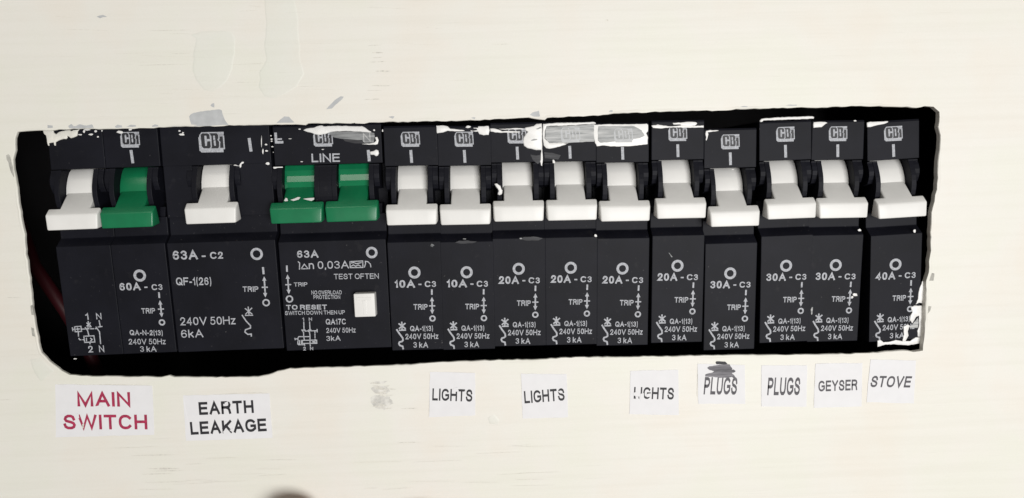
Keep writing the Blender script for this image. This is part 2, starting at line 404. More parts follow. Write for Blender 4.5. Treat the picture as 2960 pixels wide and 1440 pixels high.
for k in range(26):
    x = rh.uniform(60, 1300); y = rh.uniform(10, 300); scratch_or_shade(x, y, x+rh.uniform(30, 160), y+rh.uniform(-4, 6), rh.uniform(.3, .7))
scratch_or_shade(1753, 57, 1758, 60, 4)
for x0, y0, x1, y1 in ((1243, 1082, 1240, 1206), (1506, 1082, 1511, 1208), (1828, 1070, 1819, 1196), (2017, 1046, 2014, 1150), (2357, 1052, 2352, 1176)): scratch_or_shade(x0, y0, x1, y1, 1.3)  # shade cast by the label edges, drawn as thin grey lines
o = build('scuff_and_shade', bm, M['scuff_and_shade'], panel); tag(o, kind='stuff')
for c in ([(1072,1122),(1090,1114),(1118,1118),(1128,1132),(1112,1140),(1084,1136)], [(1070,1150),(1088,1142),(1126,1148),(1138,1166),(1110,1184),(1086,1180),(1074,1168)], [(1078,1104),(1120,1102),(1112,1108),(1082,1110)]):
    bm = bmesh.new(); flat_poly(bm, rough(pp(c), .35, .16, rh), yP, .018); build('paint_chip', bm, M['rub'], panel)
# raised rim of old paint along the cut edge
bm = bmesh.new()
rim = offset_loop(hole, .34)
sec = []
for k, p in enumerate(rim):
    q = Vector(hole[k]); d = (p-q).normalized(); h = .02+.06*abs(math.sin(k*.37)+.6*math.sin(k*.113+1)); rr = .22+.12*math.sin(k*.21)**2
    sec.append([V(bm, (p+d*rr*c).x, PY+.03-h*s, (p+d*rr*c).y) for c, s in ((-1, 0), (-.6, .75), (0, 1), (.7, .6), (1.6, 0))])
for k in range(N):
    A, B = sec[k], sec[(k+1) % N]
    for j in range(4): bm.faces.new((A[j], A[j+1], B[j+1], B[j]))
build('paint_rim', bm, M['panel'], panel, True)

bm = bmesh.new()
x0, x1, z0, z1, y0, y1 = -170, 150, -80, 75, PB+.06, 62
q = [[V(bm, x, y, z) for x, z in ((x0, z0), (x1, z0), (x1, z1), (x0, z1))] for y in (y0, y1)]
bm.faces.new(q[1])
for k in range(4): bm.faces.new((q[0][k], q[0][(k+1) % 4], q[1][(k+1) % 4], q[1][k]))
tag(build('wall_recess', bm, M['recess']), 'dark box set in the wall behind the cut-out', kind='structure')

# ------------------------------------------------------------------ breakers
POSE = {'10a': (-21.99, 18.71, -0.30), '10b': (-9.09, 18.38, -.56), '20a': (3.74, 18.83, -.61), '20b': (16.54, 18.70, -.53), '20c': (29.42, 18.10, -.72),
        '20d': (42.98, 18.38, -.51), '30a': (55.93, 16.07, -.08), '30b': (69.57, 17.54, .62), '30c': (82.55, 17.32, -.40), '40': (96.46, 17.0, 2.0)}
LOW0, SL = -1.43, 0.045
up_f = lambda z: 0.0
lo_f = lambda z: LOW0 + SL*(-21-z)
def loc(pose, px, py, face='u'):
    """photo pixel -> the breaker's own x, z on its upper or lower face"""
    X, Zc, deg = pose; a = math.radians(deg); c, s = math.cos(a), math.sin(a)
    lz = 0 if face == 'u' else -35
    for _ in range(4):
        y = 0 if face == 'u' else lo_f(lz)
        wx, wz = at(px, py, y); dx, dz = wx-X, wz-Zc
        lx, lz = c*dx+s*dz, -s*dx+c*dz
    return lx, lz
def arc(n, z0, z1, y0, bulge):
    return [(y0 - bulge*math.sin(math.pi*k/n), z0+(z1-z0)*k/n) for k in range(n+1)]
def body_bm(xl, xr, poles, fill=(), ztop=7.25, hub=None):
    bm = bmesh.new()
    if hub: prism(bm, [(.3, -2.5)]+arc(9, -2.9, -13.6, .3, 1.45)+[(3.2, -14.9), (6, -14.9), (6, -2.5)], hub[0], hub[1], .1)
    # upper block, with a rounded shoulder at the top
    prism(bm, [(0, -2.35), (0, ztop-.5), (.25, ztop), (38, ztop), (38, -2.4)], xl, xr, .16)
    # lower block: floor under the lever, sloping step, raking face
    prism(bm, [(1.0, -14.6), (1.0, -19.0), (LOW0+.02, -20.85), (lo_f(-21.3), -21.3), (lo_f(-48), -48), (38, -48.2), (38, -14.6)], xl, xr, .16)
    prism(bm, [(7.2, -2.5), (7.2, -14.8), (37.9, -14.8), (37.9, -2.5)], xl+.12, xr-.12)
    for px_ in poles:
        for s in (-1, 1):
            pr = [(.3, -2.5)] + arc(9, -2.9, -13.6, .25, 1.6) + [(3.2, -14.9), (6, -14.9), (6, -2.5)]
            a, b = sorted((px_+s*3.85, px_+s*5.05)); prism(bm, pr, a, b, .12)
            pu = [(.35, -2.55)] + arc(5, -2.9, -8.0, .42, .95) + [(2.8, -8.6), (6, -8.6), (6, -2.55)]
            a, b = sorted((px_+s*5.0, px_+s*6.33)); prism(bm, pu, a, b, .12)
            pd = [(2.4, -12.2), (1.6, -14.9), (6, -14.9), (6, -12.2)]
            prism(bm, pd, a, b, .1)
    for a, b in fill: prism(bm, [(.12, -2.2), (.18, -14.8), (4.5, -14.8), (4.5, -2.2)], a, b, .12)
    return bm
def toggle_bm(bw=6.2):
    bm = bmesh.new()
    A, B, Cc, D = (-2.2, -11.4), (-4.05, -12.9), (-4.15, -16.5), (-.8, -15.9)
    mid = [(3.0, -7.4), (1.2, -8.05)]; low = [(1.8, -14.4), (4.5, -12.0)]
    def ringv(x, pts): return [V(bm, x, y, z) for y, z in pts]
    xs = [-bw, -3.5, 3.5, bw]
    bars = [ringv(x, [A, B, Cc, D]) for x in xs]
    for i in range(3):
        for j in range(4):
            if i == 1 and j == 3: continue
            bm.faces.new((bars[i][j], bars[i+1][j], bars[i+1][(j+1) % 4], bars[i][(j+1) % 4]))
    bm.faces.new(bars[0]); bm.faces.new(bars[3][::-1])
    ml = [ringv(x, mid) for x in (-3.5, 3.5)]; ll = [ringv(x, low) for x in (-3.5, 3.5)]
    chainL = [ll[0][1], ml[0][0], ml[0][1], bars[1][0], bars[1][3], ll[0][0]]
    chainR = [ll[1][1], ml[1][0], ml[1][1], bars[2][0], bars[2][3], ll[1][0]]
    bm.faces.new(chainL); bm.faces.new(chainR[::-1])
    n = 6
    for k in range(n):
        if k == 3: continue
        bm.faces.new((chainL[k], chainR[k], chainR[(k+1) % n], chainL[(k+1) % n]))
    # the two ends of the grip draw in towards the front lower edge
    for i, s in ((0, 1), (3, -1)):
        bars[i][1].co.x += s*.12*S; bars[i][2].co.x += s*.34*S
    bmesh.ops.recalc_face_normals(bm, faces=bm.faces)
    es = [e for e in bm.edges if len(e.link_faces) == 2 and e.calc_face_angle(0) > .45]
    bmesh.ops.bevel(bm, geom=es, offset=.38*S, segments=3, affect='EDGES', profile=.5, clamp_overlap=True)
    return bm
def drum_bm():
    bm = bmesh.new()
    prism(bm, [(4.6, -2.2), (3.6, -2.9), (2.8, -4.0), (2.1, -5.4), (1.65, -6.6), (1.35, -8.3), (2.2, -9.4), (7, -9.4), (7, -2.2)], -3.72, 3.72, .12)
    return bm
def smooth_angle(o, deg=32):
    me = o.data; me.shade_smooth()
    try: me.set_sharp_from_angle(angle=math.radians(deg))
    except Exception: pass
body1 = build('body', body_bm(-6.46, 6.46, [0]), M['body']); body_mesh = body1.data; bpy.data.objects.remove(body1)
tw = build('toggle', toggle_bm(), M['white']); smooth_angle(tw); tog_mesh = {'white': tw.data}; bpy.data.objects.remove(tw)
tg = build('toggle', toggle_bm(6.35), M['green']); smooth_angle(tg); tog_mesh['green'] = tg.data; bpy.data.objects.remove(tg)
d_ = build('toggle_drum', drum_bm(), M['white']); smooth_angle(d_); drum_mesh = {'white': d_.data}; bpy.data.objects.remove(d_)
d_ = build('toggle_drum', drum_bm(), M['green']); smooth_angle(d_); drum_mesh['green'] = d_.data; bpy.data.objects.remove(d_)
bm = bmesh.new()
prism(bm, [(3.4, -2.2), (2.5, -2.9), (1.95, -4.0), (1.7, -5.35), (1.2, -6.75), (1.15, -7.3), (1.2, -8.3), (2.2, -9.4), (7, -9.4), (7, -2.2)], -3.72, 3.72, .1)  # middle facet tilted so the added lamp shows as a glint
d_ = build('toggle_drum', bm, M['gloss']); drum_mesh['gloss'] = d_.data; bpy.data.objects.remove(d_)
def inst(name, me, parent, loc_=(0, 0, 0)):
    o = bpy.data.objects.new(name, me); C.objects.link(o); o.parent = parent; o.location = [c*S for c in loc_]
    return o
def add_toggle(root, x, col, z=0.0, gloss=False):
    t = inst('toggle', tog_mesh[col], root, (x, 0, z)); inst('toggle_drum', drum_mesh['gloss' if gloss else col], t)
    return t

# ---- logo, in the pixels of its enlarged view (63A unit), mapped to any box
LG = dict(
 plate=[(280,155),(560,148),(870,142),(1085,135),(1085,240),(1072,262),(1098,266),(1115,500),(1135,770),(1078,775),(1085,880),(290,890),(250,850),(210,820),(170,350),(200,315),(205,255)],
 C=[(310,195),(500,195),(560,230),(590,400),(480,400),(460,290),(440,275),(390,280),(385,320),(415,640),(450,660),(480,640),(490,490),(600,480),(620,680),(570,740),(360,740),(290,660),(250,250)],
 B=[(570,190),(830,190),(885,250),(890,370),(860,430),(920,500),(920,690),(880,740),(625,742),(662,700),(640,300)],
 i=[(935,305),(1050,300),(1085,720),(960,725),(962,560),(970,510),(912,440),(940,400)],
 h1=[(700,280),(765,275),(785,430),(715,435)], h2=[(725,455),(795,450),(810,630),(770,655),(735,610)], gap=[(900,248),(1085,244),(1085,262),(900,264)])
def logo(parent, box, pose, ghost=False):
    """box = photo pixels (x0,y0,x1,y1)"""
    def mp(pts): return [loc(pose, box[0]+(u-170)/965*(box[2]-box[0]), box[1]+(v-135)/755*(box[3]-box[1])) for u, v in pts]
    lb = bmesh.new()
    for k, n in enumerate(('plate', 'h1', 'h2')): flat_poly(lb, mp(LG[n]), up_f, .03+.0+(.03 if k else 0))
    o = build('logo', lb, M['ghost'] if ghost else M['print'], parent, 'flat')
    db = bmesh.new()
    for n in ('C', 'B', 'i', 'gap'): flat_poly(db, mp(LG[n]), up_f, .045)
    build('logo_lettering', db, M['smear'] if ghost else M['printdark'], o, 'flat')
    return o
def pbm(): return bmesh.new()
P10 = POSE['10a']
def L10(px, py, f='l'): return loc(P10, px, py, f)
# shared prints of the single-pole breakers, read off the first 10 A unit
def z1(u, v): return Z(1080, 680, K, [(u, v)])[0]
def t10(bm, s, u0, u1, vb, cap, bold, spacing=1.0, vb1=None):
    a = L10(*z1(u0, vb)); b = L10(*z1(u1, vb if vb1 is None else vb1)); c = L10(*z1(u0, vb-cap))
    text(bm, s, a, b, c[1]-a[1], lo_f, .03, bold, 0, spacing)
bm = pbm(); stroke(bm, [loc(P10, 1187.5, 436), loc(P10, 1190, 469)], .68, up_f, .03); on_mesh = build('on_mark', bm, M['print'], None, 'flat')
bm = pbm(); ring(bm, L10(1198, 788), 1.50, .86, lo_f, .03); off_mesh = build('off_mark', bm, M['print'], None, 'flat')
def rating(s):
    bm = pbm(); t10(bm, s, 183, 357, 453, 66, .062); t10(bm, '-', 387, 413, 449, 64, .05); t10(bm, 'C3', 441, 539, 447, 52, .055)
    o = build('rating_print', bm, M['print'], None, 'flat'); return o
def arrow(bm, T, wd, W, f=lo_f, cross=True):
    """T: photo px of top, bottom of a two-headed arrow mapped already to local"""
    a, b = Vector(T[0]), Vector(T[1]); d = (b-a).normalized(); n = Vector((-d.y, d.x)); L = (b-a).length; hl = min(1.1, L*.26)
    stroke(bm, [a+d*hl*.8, b-d*hl*.8], wd, f, .03)
    for p, s in ((a, 1), (b, -1)):
        flat_poly(bm, [tuple(p), tuple(p+d*s*hl+n*W), tuple(p+d*s*hl-n*W)], f, .034)
    if cross: m = a+(b-a)*.52; stroke(bm, [m-n*W*1.3, m+n*W*1.3], wd*.9, f, .038)
bm = pbm(); stroke(bm, [L10(*z1(502, 470)), L10(*z1(502, 510))], .42, lo_f, .03)
arrow(bm, [L10(*z1(503, 532)), L10(*z1(506, 680))], .36, .52)
ring(bm, L10(*z1(508, 718)), .80, .42, lo_f, .03, 20); t10(bm, 'TRIP', 345, 466, 642, 48, .05)
trip_mesh = build('trip_print', bm, M['print'], None, 'flat')
def z2(u, v): return Z(1110, 900, 170/1639, [(u, v)])[0]
bm = pbm()
for k, (a, b) in enumerate((((495, 300), (505, 500)), ((415, 345), (595, 480)), ((590, 335), (425, 480)), ((430, 528), (605, 522)))):
    stroke(bm, [L10(*z2(*a)), L10(*z2(*b))], .36, lo_f, .03+.004*k)
stroke(bm, [L10(*z2(u, v)) for u, v in ((355, 510), (420, 610), (520, 740), (530, 810), (500, 840), (430, 860), (415, 900), (440, 950), (520, 975), (535, 1050))], .40, lo_f, .03)
sym_mesh = build('circuit_symbol', bm, M['print'], None, 'flat')
bm = pbm(); t10(bm, 'QA-1(13)', 315, 513, 828, 46, .05, vb1=826); t10(bm, '240V 50Hz', 275, 558, 898, 48, .036, vb1=894); t10(bm, '3 kA', 343, 470, 970, 49, .036)
spec_mesh = build('specification_print', bm, M['print'], None, 'flat')
protos = {'on_mark': on_mesh, 'off_mark': off_mesh, 'trip_print': trip_mesh, 'circuit_symbol': sym_mesh, 'specification_print': spec_mesh}
rate = {r: rating(r) for r in ('10A', '20A', '30A', '40A')}
logos = {'10a': (1157.8, 380.5, 1214.8, 424.7)}
lg0 = None
singles = [('10a', '10A', 'black 10A breaker with clean top, first single breaker right of the two green levers'),
 ('10b', '10A', 'black 10A breaker with white paint splashes in both top corners, second from the green levers'),
 ('20a', '20A', 'black 20A breaker with a white paint blob over the right half of its logo'),
 ('20b', '20A', 'black 20A breaker with grey brushed paint over its logo and a paint fleck below'),
 ('20c', '20A', 'black 20A breaker with brushed white paint framing its hidden logo, beside a dark gap'),
 ('20d', '20A', 'black 20A breaker set a little high between two dark gaps, white streak along its top'),
 ('30a', '30A', 'black 30A breaker set lower than its neighbours above the scribbled label'),
 ('30b', '30A', 'black 30A breaker set highest with a clean white paint line along its top edge'),
 ('30c', '30A', 'black 30A breaker with small white dab at its top left corner, above the geyser label'),
 ('40', '40A', 'black 40A breaker at the right end with cracked white paint over its lower right corner')]
roots = {}
GR = 'single-pole circuit breakers in the row'
for key, r, label in singles:
    X, Zc, deg = POSE[key]
    root = empty('circuit_breaker', (X, 0, Zc), math.radians(deg)); tag(root, label, 'circuit breaker', GR); roots[key] = root
    inst('body', body_mesh, root); add_toggle(root, 0, 'white')
    for n, o in protos.items(): inst(n, o.data, root)
    inst('rating_print', rate[r].data, root)
    if key == '10a':
        lg0 = logo(root, logos['10a'], P10)
    elif key not in ('20b', '20c'):
        c = lg0.copy(); C.objects.link(c); c.parent = root
        for g in lg0.children:
            h = g.copy(); C.objects.link(h); h.parent = c
for o in list(protos.values())+list(rate.values()): bpy.data.objects.remove(o)

def T(parent, pose, name, mat, items, face='l'):
    """items: (string, x0, y0, x1, y1, cap px, bold[, spacing]) baseline ends in photo px"""
    bm = pbm(); f = lo_f if face == 'l' else up_f
    for it in items:
        s, x0, y0, x1, y1, cap, bold = it[:7]
        a = loc(pose, x0, y0, face); b = loc(pose, x1, y1, face); c = loc(pose, x0, y0-cap, face)
        text(bm, s, a, b, (Vector(c)-Vector(a)).length, f, .03, bold)
    return build(name, bm, mat, parent, 'flat')
def pose_from(bl, br, zb=-48):
    a = Vector(at(*bl, lo_f(zb))); b = Vector(at(*br, lo_f(zb))); d = b-a; ang = math.atan2(d.y, d.x)
    return a, b, ang
def make_root(label, cat, X, Zc, deg, group=None):
    root = empty('circuit_breaker', (X, 0, Zc), math.radians(deg)); tag(root, label, cat, group); return root
def zz(ox, oy, k):
    return lambda u, v: (ox+u*k, oy+v*k)
ZL, ZLu, ZM, ZMu = zz(0, 680, K), zz(0, 300, K), zz(460, 680, K), zz(460, 300, K)

# ---- two-pole main switch at the left end
PM = (-95.05, 20.13, .45)
main = make_root('black 60A two-pole main breaker with one white and one green lever, leftmost in the row', 'circuit breaker', *PM)
for bx, tx in ((-6.5, -.5), (6.5, -.6)):
    o = build('body', body_bm(-6.46, 6.46, [tx]), M['body'], main); o.location.x = bx*S
add_toggle(main, -7.05, 'white', -.15); add_toggle(main, 5.8, 'green', -.15)
lo_ = logo(main, (347.5, 381, 405, 427), PM)
bm = pbm(); stroke(bm, [loc(PM, 379, 436), loc(PM, 384, 470)], .68, up_f, .03); build('on_mark', bm, M['print'], main, 'flat')
bm = pbm(); ring(bm, loc(PM, 404, 796.7, 'l'), 1.5, .86, lo_f, .03); build('off_mark', bm, M['print'], main, 'flat')
T(main, PM, 'rating_print', M['print'], [('60A', *ZL(1033, 478), *ZL(1215, 474), 22, .06), ('-', *ZL(1248, 475), *ZL(1275, 474), 22, .035), ('C3', *ZL(1310, 474), *ZL(1404, 472), 17, .05)])
bm = pbm(); stroke(bm, [loc(PM, *ZL(1371, 496), 'l'), loc(PM, *ZL(1374, 538), 'l')], .42, lo_f, .03)
arrow(bm, [loc(PM, *ZL(1379, 560), 'l'), loc(PM, *ZL(1396, 708), 'l')], .36, .5); ring(bm, loc(PM, *ZL(1397, 752), 'l'), .8, .42, lo_f, .03, 20)
a, b, c = loc(PM, *ZL(1222, 676), 'l'), loc(PM, *ZL(1340, 674), 'l'), loc(PM, *ZL(1222, 630), 'l'); text(bm, 'TRIP', a, b, c[1]-a[1], lo_f, .03, .045)
build('trip_print', bm, M['print'], main, 'flat')
T(main, PM, 'specification_print', M['print'], [('QA-N-2(13)', *ZL(1120, 862), *ZL(1405, 864), 15, .05), ('240V 50Hz', *ZL(1112, 942), *ZL(1430, 940), 16, .02), ('3 kA', *ZL(1210, 1005), *ZL(1350, 1004), 16, .025)])
ZD = zz(180, 880, 140/1096)
bm = pbm(); q = lambda u, v: loc(PM, *ZD(u, v), 'l')
for k, pl in enumerate([[(835, 365), (860, 500)], [(810, 512), (905, 500)], [(280, 505), (425, 495), (438, 610), (295, 620), (280, 505)], [(345, 530), (355, 590)], [(310, 562), (400, 555)], [(230, 525), (240, 600)], [(240, 565), (285, 560)],
        [(440, 560), (610, 550)], [(640, 552), (715, 550)], [(745, 548), (800, 545)], [(520, 520), (575, 590), (605, 705)], [(765, 510), (845, 620), (870, 890)], [(365, 625), (370, 720)], [(378, 765), (395, 798), (430, 800)], [(465, 800), (500, 795)],
        [(490, 720), (720, 710), (740, 850), (510, 860), (490, 720)], [(550, 760), (552, 830)], [(640, 765), (680, 790), (645, 830)], [(625, 860), (632, 895)], [(590, 380), (600, 480)], [(555, 420), (645, 480)], [(640, 415), (560, 490)], [(570, 512), (660, 505)]]):
    stroke(bm, [q(*p) for p in pl], .26, lo_f, .03+.002*k)
build('circuit_symbol', bm, M['print'], main, 'flat')
T(main, PM, 'terminal_print', M['print'], [('1', *ZD(535, 348), *ZD(605, 345), 19, .03), ('N', *ZD(775, 338), *ZD(895, 335), 18, .03), ('2', *ZD(600, 1090), *ZD(705, 1085), 19, .03), ('N', *ZD(840, 1080), *ZD(955, 1078), 19, .03)])

# ---- wide 63 A single lever unit
PQ = (-68.6, 20.2, .3)
wide = make_root('wide black 63A breaker with a single white lever, above the earth leakage label', 'circuit breaker', *PQ)
build('body', body_bm(-12.95, 12.95, [-1.0], fill=((-12.9, -6.2), (4.2, 12.9))), M['body'], wide)
add_toggle(wide, -1.0, 'white', .25)
logo(wide, (573.6, 381, 650.6, 441), PQ)
bm = pbm(); stroke(bm, [loc(PQ, 720.5, 401.5), loc(PQ, 725.5, 436)], .72, up_f, .03); build('on_mark', bm, M['print'], wide, 'flat')
bm = pbm(); ring(bm, loc(PQ, *ZM(841, 162), 'l'), 1.5, .92, lo_f, .03); build('off_mark', bm, M['print'], wide, 'flat')
T(wide, PQ, 'rating_print', M['print'], [('63A', *ZM(120, 213), *ZM(335, 208), 26.5, .055), ('-', *ZM(370, 212), *ZM(404, 211), 26, .03), ('C2', *ZM(442, 205), *ZM(553, 202), 20, .05)])
T(wide, PQ, 'specification_print', M['print'], [('QF-1(26)', *ZM(148, 432), *ZM(453, 430), 22.5, .04), ('240V 50Hz', *ZM(185, 778), *ZM(660, 768), 23, .015), ('6kA', *ZM(192, 885), *ZM(383, 880), 23, .015)])
bm = pbm(); q = lambda u, v: loc(PQ, *ZM(u, v), 'l')
stroke(bm, [q(896, 280), q(901, 332)], .5, lo_f, .03); arrow(bm, [q(905, 355), q(917, 536)], .36, .5); ring(bm, q(923, 582), .93, .56, lo_f, .03, 22)
a, b, c = q(722, 488), q(858, 487), q(722, 442); text(bm, 'TRIP', a, b, c[1]-a[1], lo_f, .03, .045); build('trip_print', bm, M['print'], wide, 'flat')
bm = pbm()
for k, pl in enumerate([[(768, 618), (775, 682)], [(742, 632), (802, 680)], [(800, 628), (745, 682)], [(742, 692), (808, 690)]]): stroke(bm, [q(*p) for p in pl], .26, lo_f, .03+.003*k)
stroke(bm, [q(*p) for p in [(716, 690), (750, 740), (788, 780), (788, 800), (745, 815), (740, 835), (765, 855), (795, 852), (795, 872)]], .30, lo_f, .03); build('circuit_symbol', bm, M['print'], wide, 'flat')

# ---- earth leakage unit
PR = (-41.9, 19.6, .1)
rcd = make_root('black 63A earth leakage unit with two green levers and a white test button', 'earth leakage switch', *PR)
build('body', body_bm(-12.95, 12.95, [-7.4, 5.7], hub=(-3.55, 1.85)), M['body'], rcd)
add_toggle(rcd, -7.5, 'green', .35, True); add_toggle(rcd, 5.6, 'green', .35, True)
ZR = zz(760, 340, 360/2576)
logo(rcd, (905, 379, 963, 424), PR)
bm = pbm(); a, b = loc(PR, *ZR(2180, 685)), loc(PR, *ZR(2200, 890)); stroke(bm, [a, b], .7, up_f, .03); build('on_mark', bm, M['print'], rcd, 'flat')
T(rcd, PR, 'line_print', M['print'], [('LINE', *ZR(1010, 925), *ZR(1595, 915), 24.5, .035)], 'u')
bm = pbm(); stroke(bm, [loc(PR, *ZR(*p)) for p in ((262, 325), (275, 512), (410, 510))], .6, up_f, .03); stroke(bm, [loc(PR, *ZR(*p)) for p in ((290, 450), (385, 442))], .35, up_f, .034)
build('terminal_print', bm, M['print'], rcd, 'flat')
bm = pbm(); ring(bm, loc(PR, *ZM(1833, 150), 'l'), 1.42, .82, lo_f, .03); build('off_mark', bm, M['print'], rcd, 'flat')
T(rcd, PR, 'rating_print', M['print'], [('63A', *ZM(1190, 196), *ZM(1375, 194), 21.5, .055)])
T(rcd, PR, 'sensitivity_print', M['print'], [('n 0,03A', *ZM(1292, 292), *ZM(1637, 286), 22, .012)])
bm = pbm(); q = lambda u, v: loc(PR, *ZM(u, v), 'l')
for k, pl in enumerate([[(1198, 228), (1212, 240), (1210, 294)], [(1225, 290), (1252, 250), (1285, 289), (1225, 290)], [(1645, 228), (1755, 222), (1758, 278), (1648, 280), (1645, 228)], [(1655, 240), (1680, 236), (1700, 246), (1745, 236)],
        [(1655, 268), (1675, 256), (1695, 268), (1715, 256), (1740, 268)], [(1770, 276), (1780, 245), (1778, 225), (1800, 228), (1822, 250), (1826, 275)]]): stroke(bm, [q(*p) for p in pl], .24, lo_f, .03+.003*k)
build('sensitivity_symbol', bm, M['print'], rcd, 'flat')
T(rcd, PR, 'test_print', M['print'], [('TEST OFTEN', *ZM(1508, 380), *ZM(1895, 375), 15.5, .018)])
T(rcd, PR, 'warning_print', M['print'], [('NO OVERLOAD', *ZM(1314, 512), *ZM(1575, 510), 11.5, .035), ('PROTECTION', *ZM(1332, 551), *ZM(1562, 549), 11, .035)])
T(rcd, PR, 'reset_print', M['print'], [('TO RESET', *ZM(1097, 643), *ZM(1448, 640), 14, .06), ('SWITCH DOWN THEN UP', *ZM(1087, 689), *ZM(1603, 681), 11.5, .03)])
T(rcd, PR, 'specification_print', M['print'], [('QA17C', *ZM(1438, 771), *ZM(1612, 769), 16.5, .045), ('240V 50Hz', *ZM(1443, 843), *ZM(1695, 839), 14.5, .025), ('3kA', *ZM(1443, 912), *ZM(1565, 909), 14.5, .025)])
bm = pbm(); stroke(bm, [q(1101, 265), q(1103, 312)], .42, lo_f, .03); arrow(bm, [q(1107, 338), q(1119, 508)], .34, .5); ring(bm, q(1124, 550), .92, .55, lo_f, .03, 22)
a, b, c = q(1163, 443), q(1280, 441), q(1163, 408); text(bm, 'TRIP', a, b, c[1]-a[1], lo_f, .03, .035); build('trip_print', bm, M['print'], rcd, 'flat')
ZE = zz(820, 900, 180/1735); bm = pbm(); q = lambda u, v: loc(PR, *ZE(u, v), 'l')
for k, pl in enumerate([[(560, 290), (568, 520)], [(722, 290), (735, 520)], [(530, 525), (600, 522)], [(690, 522), (765, 515)], [(505, 515), (555, 590), (560, 690), (575, 790)], [(665, 540), (722, 580), (735, 690), (735, 900), (745, 975)], [(590, 550), (650, 550)],
        [(690, 545), (930, 540)], [(932, 500), (935, 580)], [(870, 560), (872, 600)], [(872, 625), (873, 670)], [(874, 695), (875, 740)], [(740, 705), (420, 705), (395, 765), (320, 770)], [(310, 745), (325, 795)], [(400, 770), (395, 910), (445, 905), (440, 815), (385, 815)],
        [(410, 930), (590, 930)], [(490, 810), (920, 800), (925, 890), (495, 895), (490, 810)], [(520, 815), (522, 890)], [(800, 850), (905, 820)], [(800, 850), (910, 880)], [(580, 900), (590, 965)], [(875, 770), (880, 800)]]):
    stroke(bm, [q(*p) for p in pl], .24, lo_f, .03+.002*k)
build('circuit_symbol', bm, M['print'], rcd, 'flat')
T(rcd, PR, 'terminal_print', M['print'], [('1', *ZE(525, 262), *ZE(575, 260), 9, .05), ('N', *ZE(702, 262), *ZE(793, 262), 9, .05), ('2', *ZE(550, 1090), *ZE(620, 1088), 10, .05), ('N', *ZE(735, 1080), *ZE(825, 1080), 9, .05)])
# white paint caught on the left green lever
stem = lambda z: 1.2-(-8.05-(z-.35))*1.08+.25
for pts in (((820,580),(823,572),(828,574),(832,581),(824,582)), ((838,578),(850,574),(858,570),(866,571),(862,577),(848,581)), ((874,575),(890,573),(906,572),(907,577),(900,581),(885,578))):
    P = []
    for x, y in pts:
        wx, wz = at(x, y, -2.6); dx, dz = wx-PR[0], wz-PR[1]; P.append((dx, dz))
    bm = pbm(); flat_poly(bm, P, lambda z: -3.05-(z+11.6)*-.9, .12); build('paint_splash', bm, M['paint'], rcd)
# test button
cb = [loc(PR, x, y, 'l') for x, y in ((1026, 846), (1088, 844), (1091, 913), (1029.5, 914))]
bx0, bx1 = (cb[0][0]+cb[3][0])/2+.1, (cb[1][0]+cb[2][0])/2; bz1, bz0 = (cb[0][1]+cb[1][1])/2, (cb[2][1]+cb[3][1])/2
bm = pbm(); yb = lo_f(bz0)
prism(bm, [(yb+1.5, bz0+.25), (yb-2.6, bz0+.3), (yb-2.8, bz1+.1), (yb+1.5, bz1+.1)], bx0+.05, bx1-.05, .28, 3)
tb = build('test_button', bm, M['white'], rcd); smooth_angle(tb)
bm = pbm(); f = lambda z: yb-2.6-.2*(z-bz0-.3)/(bz1-bz0)
xm = (bx0+bx1)/2
prism(bm, [(yb-2.5, bz1-1.5), (yb-2.86, bz1-1.5), (yb-2.9, bz1-.75), (yb-2.5, bz1-.75)], bx0+.8, bx1-.8, .06)
prism(bm, [(yb-2.4, bz0+.9), (yb-2.72, bz0+.9), (yb-2.84, bz1-1.55), (yb-2.4, bz1-1.55)], xm-.4, xm+.4, .06)
build('test_letter', bm, M['white'], tb)

# ------------------------------------------------------------------ spilt paint on the breakers
rp = random.Random(11)
def spill(root, pose, pts, mat='paint', face='u', h=.10, inset=.12, step=.45, amp=.05, up=.05):
    bm = pbm(); P = [loc(pose, x, y, face) for x, y in pts]
    blob(bm, rough(P, step, amp, rp), up_f if face == 'u' else lo_f, h, inset, up)
    return build('paint_splash', bm, M[mat], root, True)
def dot(root, pose, x, y, rx, ry, face='u', mat='paint'):
    n = 9; pts = [(x+rx*math.cos(a)*rp.uniform(.75, 1.2), y+ry*math.sin(a)*rp.uniform(.75, 1.2)) for a in [2*math.pi*k/n for k in range(n)]]
    return spill(root, pose, pts, mat, face, .08, .08, 9, 0)
z0 = lambda pts: Z(0, 330, 320/1909, pts)
spill(main, PM, z0([(742,255),(748,300),(765,350),(800,370),(812,440),(822,510),(838,548),(858,545),(850,498),(935,490),(942,545),(968,545),(965,482),(1020,458),(1100,430),(1150,432),(1168,405),(1165,368),(1205,400),(1225,415),(1280,400),(1335,375),(1345,300),(1375,262),(1270,272),(1240,292),(1205,272),(1070,288),(1020,305),(975,345),(935,325),(925,280),(925,255)]), 'panel', h=.2, inset=.15)
for u, v, a, b in ((1650,295,26,20),(1760,288,15,14),(1690,392,18,15),(1570,350,45,18),(1500,270,55,16),(1450,300,20,25),(1385,355,35,14)): x, y = z0([(u, v)])[0]; dot(main, PM, x, y, a*K/2, b*K/2)
dot(main, PM, *ZLu(1035, 245), 9, 5)
dot(main, PM, *ZLu(1122, 222), 5, 4); dot(main, PM, *ZL(648, 1066), 5, 1.5, 'l')
for u, v, a, b in ((177,235,3.5,2.8),(197,266,8,3.3),(205,250,3,2.5),(883,330,1.3,16),(895,410,2.2,8),(922,352,4,3),(927,406,4,2.5),(935,515,6,4.5),(655,530,5,1.6)): dot(wide, PQ, *ZMu(u, v), a, b)
spill(wide, PQ, [ZMu(*p) for p in ((655,528),(690,535),(698,520),(715,502),(732,502),(728,512),(712,520),(708,545),(700,553),(694,540),(660,536))], h=.06, inset=.05, step=9)
